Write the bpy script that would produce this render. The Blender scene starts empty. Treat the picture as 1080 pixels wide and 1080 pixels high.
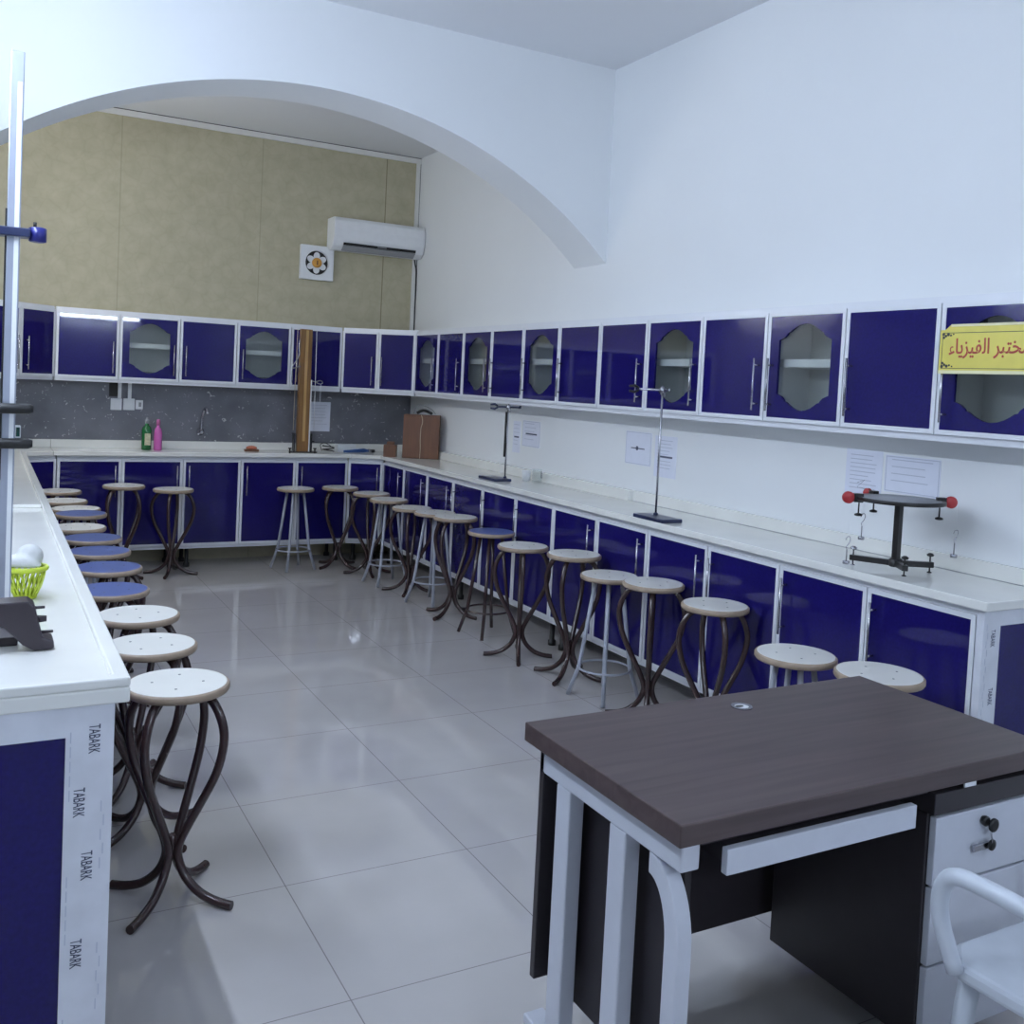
import bpy, bmesh, math, random
from mathutils import Vector, Matrix
random.seed(7)
SC = bpy.context.scene
COL = SC.collection
PI = math.pi
rad = math.radians

# ------------------------------------------------------------------ materials
def _mat(name):
    m = bpy.data.materials.new(name)
    m.use_nodes = True
    nt = m.node_tree
    b = nt.nodes.get('Principled BSDF')
    return m, nt, b

def plain(name, col, rough=.5, metal=0., noise=0., nscale=20., bump=0., spec=.5, coat=0.):
    m, nt, b = _mat(name)
    b.inputs['Roughness'].default_value = rough
    b.inputs['Metallic'].default_value = metal
    b.inputs['Specular IOR Level'].default_value = spec
    if coat:
        b.inputs['Coat Weight'].default_value = coat
        b.inputs['Coat Roughness'].default_value = .04
    tc = nt.nodes.new('ShaderNodeTexCoord')
    n = nt.nodes.new('ShaderNodeTexNoise')
    n.inputs['Scale'].default_value = nscale
    n.inputs['Detail'].default_value = 4
    nt.links.new(tc.outputs['Object'], n.inputs['Vector'])
    r = nt.nodes.new('ShaderNodeValToRGB')
    lo = [max(0, c * (1 - noise)) for c in col]
    hi = [min(1, c * (1 + noise)) for c in col]
    r.color_ramp.elements[0].position = .3
    r.color_ramp.elements[1].position = .7
    r.color_ramp.elements[0].color = (*lo, 1)
    r.color_ramp.elements[1].color = (*hi, 1)
    nt.links.new(n.outputs['Fac'], r.inputs['Fac'])
    nt.links.new(r.outputs['Color'], b.inputs['Base Color'])
    if bump:
        bp = nt.nodes.new('ShaderNodeBump')
        bp.inputs['Strength'].default_value = bump
        bp.inputs['Distance'].default_value = .01
        nt.links.new(n.outputs['Fac'], bp.inputs['Height'])
        nt.links.new(bp.outputs['Normal'], b.inputs['Normal'])
    return m

def emit(name, col, s):
    m, nt, b = _mat(name)
    b.inputs['Base Color'].default_value = (.9, .9, .9, 1)
    b.inputs['Emission Color'].default_value = (*col, 1)
    b.inputs['Emission Strength'].default_value = s
    return m

def glass(name, tint, refl=.1, alpha=.8):
    m = bpy.data.materials.new(name)
    m.use_nodes = True
    nt = m.node_tree
    nt.nodes.clear()
    out = nt.nodes.new('ShaderNodeOutputMaterial')
    t = nt.nodes.new('ShaderNodeBsdfTransparent')
    t.inputs['Color'].default_value = (*tint, 1)
    g = nt.nodes.new('ShaderNodeBsdfGlossy')
    g.inputs['Roughness'].default_value = .04
    lw = nt.nodes.new('ShaderNodeLayerWeight')
    lw.inputs['Blend'].default_value = .5
    pw = math_node(nt, 'POWER', lw.outputs['Facing'], 3.5)
    pw = math_node(nt, 'MULTIPLY', pw, .75)
    fac = math_node(nt, 'ADD', pw, refl * .4)
    mx = nt.nodes.new('ShaderNodeMixShader')
    nt.links.new(fac, mx.inputs['Fac'])
    nt.links.new(t.outputs['BSDF'], mx.inputs[1])
    nt.links.new(g.outputs['BSDF'], mx.inputs[2])
    nt.links.new(mx.outputs['Shader'], out.inputs['Surface'])
    return m

def math_node(nt, op, a, b=None):
    n = nt.nodes.new('ShaderNodeMath')
    n.operation = op
    for i, v in enumerate((a, b)):
        if v is None:
            continue
        if isinstance(v, (int, float)):
            n.inputs[i].default_value = v
        else:
            nt.links.new(v, n.inputs[i])
    return n.outputs[0]

def line_mask(nt, coord, offset, pitch, half):
    """1 on thin lines at offset + k * pitch"""
    a = math_node(nt, 'ADD', coord, -offset + 1000 * pitch)
    a = math_node(nt, 'DIVIDE', a, pitch)
    a = math_node(nt, 'ADD', a, .5)
    a = math_node(nt, 'FRACT', a)
    a = math_node(nt, 'SUBTRACT', a, .5)
    a = math_node(nt, 'ABSOLUTE', a)
    return math_node(nt, 'LESS_THAN', a, half / pitch)

def mat_floor():
    m, nt, b = _mat('floor_tile')
    tc = nt.nodes.new('ShaderNodeTexCoord')
    sp = nt.nodes.new('ShaderNodeSeparateXYZ')
    nt.links.new(tc.outputs['Object'], sp.inputs[0])
    gx = line_mask(nt, sp.outputs['X'], -1.925, .605, .0016)
    gy = line_mask(nt, sp.outputs['Y'], -2.945, .605, .0016)
    g = math_node(nt, 'MAXIMUM', gx, gy)
    n = nt.nodes.new('ShaderNodeTexNoise')
    n.inputs['Scale'].default_value = 2.2
    n.inputs['Detail'].default_value = 6
    nt.links.new(tc.outputs['Object'], n.inputs['Vector'])
    r = nt.nodes.new('ShaderNodeValToRGB')
    r.color_ramp.elements[0].position = .3
    r.color_ramp.elements[0].color = (.47, .45, .44, 1)
    r.color_ramp.elements[1].position = .72
    r.color_ramp.elements[1].color = (.53, .51, .50, 1)
    nt.links.new(n.outputs['Fac'], r.inputs['Fac'])
    mx = nt.nodes.new('ShaderNodeMix')
    mx.data_type = 'RGBA'
    nt.links.new(g, mx.inputs['Factor'])
    nt.links.new(r.outputs['Color'], mx.inputs[6])
    mx.inputs[7].default_value = (.26, .24, .24, 1)
    nt.links.new(mx.outputs[2], b.inputs['Base Color'])
    b.inputs['Roughness'].default_value = .055
    b.inputs['Specular IOR Level'].default_value = .85
    return m

def mat_panel():
    m, nt, b = _mat('beige_panel')
    tc = nt.nodes.new('ShaderNodeTexCoord')
    sp = nt.nodes.new('ShaderNodeSeparateXYZ')
    nt.links.new(tc.outputs['Object'], sp.inputs[0])
    g = line_mask(nt, sp.outputs['X'], -.313, 1.075, .004)
    near = math_node(nt, 'GREATER_THAN', sp.outputs['X'], -.7)
    near = math_node(nt, 'MULTIPLY', near, .65)
    g = math_node(nt, 'MULTIPLY', g, math_node(nt, 'ADD', near, .35))
    n0 = nt.nodes.new('ShaderNodeTexNoise')
    n0.inputs['Scale'].default_value = 4
    nt.links.new(tc.outputs['Object'], n0.inputs['Vector'])
    ma = nt.nodes.new('ShaderNodeMix')
    ma.data_type = 'RGBA'
    ma.inputs['Factor'].default_value = .12
    nt.links.new(tc.outputs['Object'], ma.inputs[6])
    nt.links.new(n0.outputs['Color'], ma.inputs[7])
    v = nt.nodes.new('ShaderNodeTexVoronoi')
    v.feature = 'DISTANCE_TO_EDGE'
    v.inputs['Scale'].default_value = 11
    nt.links.new(ma.outputs[2], v.inputs['Vector'])
    n = nt.nodes.new('ShaderNodeTexNoise')
    n.inputs['Scale'].default_value = 9
    n.inputs['Detail'].default_value = 5
    nt.links.new(tc.outputs['Object'], n.inputs['Vector'])
    f = math_node(nt, 'MULTIPLY', v.outputs['Distance'], .9)
    f = math_node(nt, 'MINIMUM', f, .10)
    f = math_node(nt, 'ADD', f, n.outputs['Fac'])
    r = nt.nodes.new('ShaderNodeValToRGB')
    r.color_ramp.elements[0].position = .3
    r.color_ramp.elements[0].color = (.40, .365, .245, 1)
    r.color_ramp.elements[1].position = .85
    r.color_ramp.elements[1].color = (.50, .465, .335, 1)
    nt.links.new(f, r.inputs['Fac'])
    mx = nt.nodes.new('ShaderNodeMix')
    mx.data_type = 'RGBA'
    nt.links.new(g, mx.inputs['Factor'])
    nt.links.new(r.outputs['Color'], mx.inputs[6])
    mx.inputs[7].default_value = (.22, .19, .11, 1)
    nt.links.new(mx.outputs[2], b.inputs['Base Color'])
    b.inputs['Roughness'].default_value = .45
    return m

def mat_granite():
    m, nt, b = _mat('grey_granite')
    tc = nt.nodes.new('ShaderNodeTexCoord')
    n = nt.nodes.new('ShaderNodeTexNoise')
    n.inputs['Scale'].default_value = 3.5
    n.inputs['Detail'].default_value = 6
    nt.links.new(tc.outputs['Object'], n.inputs['Vector'])
    r = nt.nodes.new('ShaderNodeValToRGB')
    r.color_ramp.elements[0].position = .3
    r.color_ramp.elements[0].color = (.10, .105, .125, 1)
    r.color_ramp.elements[1].position = .75
    r.color_ramp.elements[1].color = (.19, .195, .225, 1)
    nt.links.new(n.outputs['Fac'], r.inputs['Fac'])
    n2 = nt.nodes.new('ShaderNodeTexNoise')
    n2.inputs['Scale'].default_value = 26
    n2.inputs['Detail'].default_value = 3
    n2.inputs['Distortion'].default_value = 1.4
    nt.links.new(tc.outputs['Object'], n2.inputs['Vector'])
    r2 = nt.nodes.new('ShaderNodeValToRGB')
    r2.color_ramp.elements[0].position = .655
    r2.color_ramp.elements[0].color = (0, 0, 0, 1)
    r2.color_ramp.elements[1].position = .72
    r2.color_ramp.elements[1].color = (1, 1, 1, 1)
    nt.links.new(n2.outputs['Fac'], r2.inputs['Fac'])
    mx = nt.nodes.new('ShaderNodeMix')
    mx.data_type = 'RGBA'
    nt.links.new(r2.outputs['Color'], mx.inputs['Factor'])
    nt.links.new(r.outputs['Color'], mx.inputs[6])
    mx.inputs[7].default_value = (.55, .55, .54, 1)
    nt.links.new(mx.outputs[2], b.inputs['Base Color'])
    b.inputs['Roughness'].default_value = .3
    return m

def mat_wood(name, c0, c1, scale=(3, 40, 40), rough=.4):
    m, nt, b = _mat(name)
    tc = nt.nodes.new('ShaderNodeTexCoord')
    mp = nt.nodes.new('ShaderNodeMapping')
    mp.inputs['Scale'].default_value = scale
    nt.links.new(tc.outputs['Object'], mp.inputs['Vector'])
    n = nt.nodes.new('ShaderNodeTexNoise')
    n.inputs['Scale'].default_value = 1
    n.inputs['Detail'].default_value = 7
    n.inputs['Distortion'].default_value = .6
    nt.links.new(mp.outputs['Vector'], n.inputs['Vector'])
    r = nt.nodes.new('ShaderNodeValToRGB')
    r.color_ramp.elements[0].position = .32
    r.color_ramp.elements[0].color = (*c0, 1)
    r.color_ramp.elements[1].position = .68
    r.color_ramp.elements[1].color = (*c1, 1)
    nt.links.new(n.outputs['Fac'], r.inputs['Fac'])
    nt.links.new(r.outputs['Color'], b.inputs['Base Color'])
    b.inputs['Roughness'].default_value = rough
    return m

M = {}
M['wall'] = plain('white_plaster', (.80, .82, .83), .6, noise=.012, nscale=1.5)
M['ceil'] = plain('ceiling_plaster', (.74, .75, .77), .75, noise=.012, nscale=1.2)
M['floor'] = mat_floor()
M['panel'] = mat_panel()
M['granite'] = mat_granite()
M['trim'] = plain('white_trim', (.74, .74, .72), .4, noise=.02)
M['dark_gap'] = plain('dark_gap', (.03, .03, .03), .8)
M['blue'] = plain('blue_laminate', (.0105, .0078, .098), .03, noise=.12, nscale=90, spec=.34)
M['alu'] = plain('white_aluminium', (.74, .76, .80), .32, noise=.015, spec=.5)
M['film'] = plain('protective_film', (.70, .72, .78), .22, noise=.06, nscale=14)
M['inside'] = plain('cabinet_inside', (.62, .64, .63), .5, noise=.03)
M['shelf'] = plain('white_shelf', (.8, .82, .84), .4)
M['chrome'] = plain('brushed_steel', (.45, .45, .49), .26, metal=1, noise=.05)
M['glass'] = glass('cabinet_glass', (.88, .90, .89))
M['clear'] = glass('clear_glass', (.96, .975, .975))
M['top'] = plain('cream_stone_top', (.80, .80, .76), .12, noise=.03, nscale=5, spec=.5)
M['seat_white'] = plain('white_seat_laminate', (.80, .79, .74), .28, noise=.02, nscale=8)
M['seat_blue'] = plain('blue_seat_laminate', (.085, .125, .34), .3, noise=.05, nscale=12)
M['rim'] = plain('seat_edge_beige', (.34, .26, .19), .5, noise=.1, nscale=30)
M['brown_tube'] = plain('brown_tube', (.040, .022, .022), .22, noise=.1, spec=.6)
M['grey_tube'] = plain('grey_tube', (.36, .38, .44), .32, noise=.05, spec=.5)
M['screw'] = plain('screw_steel', (.25, .25, .26), .4, metal=1)
M['black'] = plain('black_plastic', (.006, .006, .007), .5, noise=.05)
M['black_metal'] = plain('black_metal', (.015, .014, .014), .3, noise=.1)
M['navy'] = plain('navy_enamel', (.014, .022, .07), .3, noise=.1)
M['red'] = plain('red_plastic', (.42, .03, .035), .35, noise=.06)
M['white_pl'] = plain('white_plastic', (.78, .80, .82), .35, noise=.02)
M['grey_pl'] = plain('grey_plastic', (.3, .31, .33), .4, noise=.03)
M['orange'] = plain('orange_plastic', (.62, .30, .05), .45, noise=.05)
M['paper'] = plain('paper_sheet', (.73, .76, .86), .7, noise=.02)
M['ink'] = plain('printed_ink', (.07, .08, .13), .8)
M['ink_pale'] = plain('printed_ink_pale', (.50, .53, .62), .8)
M['yellow'] = plain('yellow_board', (.70, .60, .10), .35, noise=.10, nscale=7)
M['yellow_edge'] = plain('cream_edge', (.78, .74, .45), .4)
M['red_ink'] = plain('red_lettering', (.42, .05, .03), .5)
M['black_ink'] = plain('black_lettering', (.02, .02, .02), .5)
M['desk'] = mat_wood('desk_laminate', (.050, .033, .033), (.088, .062, .060), (2.0, 34, 34), .38)
M['desk_dark'] = plain('dark_panel', (.022, .018, .022), .45, noise=.08)
M['desk_white'] = plain('pale_steel', (.55, .57, .63), .35, noise=.02)
M['wood_post'] = mat_wood('varnished_post', (.16, .075, .018), (.26, .13, .035), (60, 60, 3), .3)
M['wood_light'] = mat_wood('pale_inlay', (.40, .24, .08), (.52, .32, .12), (60, 60, 3), .3)
M['box'] = mat_wood('brown_box_wood', (.115, .045, .020), (.165, .070, .032), (40, 40, 4), .45)
M['string'] = plain('pale_string', (.62, .52, .38), .8)
M['silver_tube'] = plain('silver_rail', (.36, .39, .47), .3, metal=.35, noise=.04)
M['clampblue'] = plain('blue_clamp', (.015, .018, .16), .3)
M['lime'] = plain('lime_plastic', (.55, .66, .05), .4, noise=.05)
M['bag'] = plain('crumpled_white_bag', (.62, .63, .62), .5, noise=.1, nscale=30, bump=.4)
M['devdark'] = plain('dark_plum_plastic', (.030, .022, .030), .3, noise=.1)
M['green'] = plain('green_bottle', (.012, .13, .035), .2, noise=.1)
M['pink'] = plain('pink_bottle', (.62, .14, .45), .25, noise=.05)
M['lab'] = plain('bottle_label', (.55, .52, .35), .6, noise=.2, nscale=60)
M['sponge'] = plain('brick_sponge', (.45, .14, .08), .7, noise=.15)
M['tool'] = plain('blue_tool', (.03, .09, .28), .35, noise=.1)
M['tubelight'] = emit('lit_tube', (.95, .97, 1.0), 120.)
M['tubelight_cool'] = emit('lit_cool_tube', (.70, .81, 1.0), 172.)
M['chairpl'] = plain('pale_chair_plastic', (.60, .64, .70), .35, noise=.03)

# ------------------------------------------------------------------ mesh helpers
class MB:
    def __init__(s):
        s.bm = bmesh.new()

    def _take(s, verts, mat):
        fs = {f for v in verts for f in v.link_faces}
        for f in fs:
            f.material_index = mat

    def box(s, x0, x1, y0, y1, z0, z1, mat=0):
        x0, x1 = min(x0, x1), max(x0, x1)
        y0, y1 = min(y0, y1), max(y0, y1)
        z0, z1 = min(z0, z1), max(z0, z1)
        v = [s.bm.verts.new((x, y, z)) for z in (z0, z1) for x, y in ((x0, y0), (x1, y0), (x1, y1), (x0, y1))]
        for q in ((3, 2, 1, 0), (4, 5, 6, 7), (0, 1, 5, 4), (1, 2, 6, 5), (2, 3, 7, 6), (3, 0, 4, 7)):
            s.bm.faces.new([v[i] for i in q]).material_index = mat
        return s

    def prism(s, pts, a0, a1, axis='z', mat=0):
        """closed polygon extruded along an axis"""
        def P(p, a):
            if axis == 'z':
                return (p[0], p[1], a)
            if axis == 'y':
                return (p[0], a, p[1])
            return (a, p[0], p[1])
        lo = [s.bm.verts.new(P(p, a0)) for p in pts]
        hi = [s.bm.verts.new(P(p, a1)) for p in pts]
        fs = [s.bm.faces.new(lo[::-1]), s.bm.faces.new(hi)]
        n = len(pts)
        for i in range(n):
            fs.append(s.bm.faces.new((lo[i], lo[(i + 1) % n], hi[(i + 1) % n], hi[i])))
        for f in fs:
            f.material_index = mat
        return s

    def ring(s, outer, inner, a0, a1, axis='y', mat=0):
        """plate with a hole; the outlines have the same number of points"""
        def P(p, a):
            return (p[0], a, p[1]) if axis == 'y' else (p[0], p[1], a) if axis == 'z' else (a, p[0], p[1])
        R = [[s.bm.verts.new(P(p, a)) for p in o] for a in (a0, a1) for o in (outer, inner)]
        n = len(outer)
        for i in range(n):
            j = (i + 1) % n
            for q in ((R[0][i], R[0][j], R[1][j], R[1][i]), (R[2][i], R[3][i], R[3][j], R[2][j]),
                      (R[0][i], R[2][i], R[2][j], R[0][j]), (R[1][i], R[1][j], R[3][j], R[3][i])):
                s.bm.faces.new(q).material_index = mat
        return s

    def tube(s, pts, r, n=10, mat=0, closed=False):
        pts = [Vector(p) for p in pts]
        rs = r if isinstance(r, (list, tuple)) else [r] * len(pts)
        N = len(pts)
        rings = []
        up = None
        for i, p in enumerate(pts):
            if closed:
                t = pts[(i + 1) % N] - pts[i - 1]
            else:
                t = pts[min(i + 1, N - 1)] - pts[max(i - 1, 0)]
            t.normalize()
            if up is None:
                a = Vector((0, 0, 1)) if abs(t.z) < .9 else Vector((1, 0, 0))
                up = (a - t * a.dot(t)).normalized()
            else:
                up = up - t * up.dot(t)
                if up.length < 1e-5:
                    a = Vector((0, 0, 1)) if abs(t.z) < .9 else Vector((1, 0, 0))
                    up = a - t * a.dot(t)
                up.normalize()
            b = t.cross(up)
            rings.append([s.bm.verts.new(p + (up * math.cos(2 * PI * k / n) + b * math.sin(2 * PI * k / n)) * rs[i]) for k in range(n)])
        for i in range(N if closed else N - 1):
            A, B = rings[i], rings[(i + 1) % N]
            for k in range(n):
                f = s.bm.faces.new((A[k], A[(k + 1) % n], B[(k + 1) % n], B[k]))
                f.smooth = True
                f.material_index = mat
        if not closed:
            s.bm.faces.new(rings[0][::-1]).material_index = mat
            s.bm.faces.new(rings[-1]).material_index = mat
        return s

    def lathe(s, prof, n=24, c=(0, 0, 0), axis='z', mat=0, smooth=True):
        """profile of (radius, height) turned round an axis through c"""
        def P(r, h, a):
            u, v = r * math.cos(a), r * math.sin(a)
            q = (u, v, h) if axis == 'z' else (u, h, v) if axis == 'y' else (h, u, v)
            return (q[0] + c[0], q[1] + c[1], q[2] + c[2])
        rings = []
        for r, h in prof:
            if r < 1e-6:
                rings.append([s.bm.verts.new(P(0, h, 0))])
            else:
                rings.append([s.bm.verts.new(P(r, h, 2 * PI * k / n)) for k in range(n)])
        for A, B in zip(rings, rings[1:]):
            for k in range(n):
                k2 = (k + 1) % n
                if len(A) == 1 and len(B) == 1:
                    continue
                if len(A) == 1:
                    q = (A[0], B[k2], B[k])
                elif len(B) == 1:
                    q = (A[k], A[k2], B[0])
                else:
                    q = (A[k], A[k2], B[k2], B[k])
                f = s.bm.faces.new(q)
                f.smooth = smooth
                f.material_index = mat
        if len(rings[0]) > 1:
            s.bm.faces.new(rings[0][::-1]).material_index = mat
        if len(rings[-1]) > 1:
            s.bm.faces.new(rings[-1]).material_index = mat
        return s

    def rot(s, angle, axis='Z', c=(0, 0, 0)):
        bmesh.ops.rotate(s.bm, verts=s.bm.verts, cent=c, matrix=Matrix.Rotation(angle, 3, axis))
        return s

    def move(s, v):
        bmesh.ops.translate(s.bm, verts=s.bm.verts, vec=v)
        return s

    def build(s, name, mats, parent=None, bevel=0., loc=None, rotz=0):
        bmesh.ops.recalc_face_normals(s.bm, faces=s.bm.faces)
        me = bpy.data.meshes.new(name)
        s.bm.to_mesh(me)
        s.bm.free()
        for m in (mats if isinstance(mats, (list, tuple)) else [mats]):
            me.materials.append(m)
        o = bpy.data.objects.new(name, me)
        COL.objects.link(o)
        if parent:
            o.parent = parent
        if loc:
            o.location = loc
        if rotz:
            o.rotation_euler = (0, 0, rotz)
        if bevel:
            md = o.modifiers.new('soft_edge', 'BEVEL')
            md.width = bevel
            md.segments = 2
            md.limit_method = 'ANGLE'
        return o

def tag(o, label, cat, group=None):
    o['label'] = label
    o['category'] = cat
    if group:
        o['group'] = group
    return o

def thing(name, label, cat, loc=(0, 0, 0), rotz=0, group=None):
    o = bpy.data.objects.new(name, None)
    o.empty_display_size = .05
    COL.objects.link(o)
    o.location = loc
    o.rotation_euler = (0, 0, rotz)
    return tag(o, label, cat, group)

def struct(o):
    o['kind'] = 'structure'
    return o

def dup(root, label, loc, rotz=0, group=None):
    r = root.copy()
    COL.objects.link(r)
    r.location = loc
    r.rotation_euler = (0, 0, rotz)
    r['label'] = label
    if group:
        r['group'] = group
    for ch in list(root.children):
        c = ch.copy()
        COL.objects.link(c)
        c.parent = r
        for g in list(ch.children):
            d = g.copy()
            COL.objects.link(d)
            d.parent = c
    return r

def text_mesh(name, body, size, mat, parent, mtx, extrude=.0006, bold=0., align='CENTER'):
    cu = bpy.data.curves.new(name, 'FONT')
    cu.body = body
    cu.size = size
    cu.align_x = align
    cu.align_y = 'CENTER'
    cu.extrude = extrude
    cu.offset = bold
    t = bpy.data.objects.new(name, cu)
    COL.objects.link(t)
    bpy.context.view_layer.update()
    dg = bpy.context.evaluated_depsgraph_get()
    me = bpy.data.meshes.new_from_object(t.evaluated_get(dg))
    bpy.data.objects.remove(t)
    bpy.data.curves.remove(cu)
    me.transform(mtx)
    me.materials.clear()
    me.materials.append(mat)
    o = bpy.data.objects.new(name, me)
    COL.objects.link(o)
    o.parent = parent
    return o

# text lies in the XY plane; FRONT stands it up so that it reads from -Y
FRONT = Matrix.Rotation(PI / 2, 4, 'X')

def curve_pts(ctrl, n=6):
    """Catmull-Rom through control points"""
    P = [Vector(c) for c in ctrl]
    P = [P[0] * 2 - P[1]] + P + [P[-1] * 2 - P[-2]]
    out = []
    for i in range(1, len(P) - 2):
        for k in range(n):
            t = k / n
            a, b, c, d = P[i - 1:i + 3]
            out.append(.5 * ((2 * b) + (c - a) * t + (2 * a - 5 * b + 4 * c - d) * t * t + (3 * b - a - 3 * c + d) * t ** 3))
    out.append(P[-2])
    return out

# ------------------------------------------------------------------ room
XL, YF, ZC = -3.63, -9.6, 3.5
struct(MB().box(XL, 0, YF, 0, -.12, 0).build('floor', M['floor']))
struct(MB().box(XL - .15, .15, YF - .15, .15, ZC, ZC + .12).build('ceiling', M['ceil']))
struct(MB().box(0, .15, YF - .15, .15, -.12, ZC).build('wall_right', M['wall']))
struct(MB().box(XL - .15, XL, YF - .15, .15, -.12, ZC).build('wall_left', M['wall']))
struct(MB().box(XL, 0, 0, .15, -.12, ZC).build('wall_back', M['panel']))
struct(MB().box(XL, 0, YF - .15, YF, -.12, ZC).build('wall_front', M['wall']))
# arch wall
ax, az, ar = XL / 2, .44, 2.61
half = -XL / 2
arc = []
for i in range(97):
    x = XL + (-XL) * i / 96
    arc.append((x, az + math.sqrt(ar * ar - (x - ax) ** 2)))
m = MB()
bm = m.bm
rows = []
for y in (-3.07, -2.70):
    rows.append([[bm.verts.new((x, y, z)), bm.verts.new((x, y, ZC))] for x, z in arc])
for i in range(96):
    a, b = rows[0][i], rows[0][i + 1]
    c, d = rows[1][i], rows[1][i + 1]
    bm.faces.new((a[0], b[0], b[1], a[1]))
    bm.faces.new((c[0], c[1], d[1], d[0]))
    f = bm.faces.new((a[0], c[0], d[0], b[0]))
struct(m.build('wall_arch', M['wall']))
# trims of the panelled back wall, and its stone splashback
struct(MB().box(XL, 0, -.022, 0, ZC - .05, ZC - .008).box(XL, 0, -.012, 0, ZC - .008, ZC, 1).build('trim_1', [M['trim'], M['dark_gap']]))
struct(MB().box(-.04, -.008, -.022, 0, 1.9, ZC - .05).box(-.008, 0, -.012, 0, 1.9, ZC - .05, 1).build('trim_2', [M['trim'], M['dark_gap']]))
struct(MB().box(XL, 0, -.012, 0, .962, 1.5).build('trim_3', M['granite']))

# ------------------------------------------------------------------ cabinets
def arch_window(w, h, n=96):
    """outline of the shaped glass: shoulders at the corners, round head and foot"""
    pts = []
    top = [(.5 * w, .30 * h), (.5 * w, .315 * h), (.46 * w, .325 * h), (.40 * w, .345 * h), (.355 * w, .375 * h), (.335 * w, .40 * h),
           (.30 * w, .405 * h), (.24 * w, .437 * h), (.17 * w, .468 * h), (.09 * w, .49 * h), (0, .5 * h)]
    right = top
    left = [(-x, z) for x, z in reversed(top[:-1])]
    up = right + left
    dn = [(x, -z) for x, z in reversed(up)]
    return up + dn          # anticlockwise from the right shoulder

def rect_around(inner, w, h):
    out = []
    for x, z in inner:
        k = min((w / 2) / abs(x) if abs(x) > 1e-9 else 1e9, (h / 2) / abs(z) if abs(z) > 1e-9 else 1e9)
        out.append([x * k, z * k])
    for cx, cz in ((w / 2, h / 2), (-w / 2, h / 2), (-w / 2, -h / 2), (w / 2, -h / 2)):
        i = min(range(len(out)), key=lambda i: (out[i][0] - cx) ** 2 + (out[i][1] - cz) ** 2)
        out[i] = [cx, cz]
    return out

def rect_ring(x0, x1, z0, z1, t):
    return [(x0, z0), (x1, z0), (x1, z1), (x0, z1)], [(x0 + t, z0 + t), (x1 - t, z0 + t), (x1 - t, z1 - t), (x0 + t, z1 - t)]

def make_door(cab, x0, x1, z0, z1, glazed, hand, lower=False):
    FR = .018
    cx, cz = (x0 + x1) / 2, (z0 + z1) / 2
    if glazed:
        pw, ph = x1 - x0 - 2 * FR, z1 - z0 - 2 * FR
        inn = arch_window(pw * .74, ph * .84)
        out = rect_around(inn, pw, ph)
        sh = lambda L: [(x + cx, z + cz) for x, z in L]
        d = MB().ring(sh(out), sh(inn), .002, .014).build('door', M['blue'], cab)
        MB().prism(sh([(x * 1.02, z * 1.02) for x, z in inn]), .0142, .0162, 'y').build('glass_pane', M['glass'], d)
    else:
        d = MB().box(x0 + FR, x1 - FR, .002, .015, z0 + FR, z1 - FR).build('door', M['blue'], cab)
    o, i = rect_ring(x0, x1, z0, z1, FR)
    MB().ring(o, i, 0, .016).build('door_frame', M['alu'], d)
    L = .235
    hx = x1 - .042 if hand == 'R' else x0 + .042
    hz0 = (z0 + .045) if not lower else (z1 - .045 - L)
    hb = MB().tube([(hx, -.032, hz0), (hx, -.032, hz0 + L)], .0047, 8)
    for zz in (hz0 + .03, hz0 + L - .03):
        hb.tube([(hx, -.032, zz), (hx, .003, zz)], .0045, 6)
    hb.build('handle', M['chrome'], d)
    return d

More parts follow.
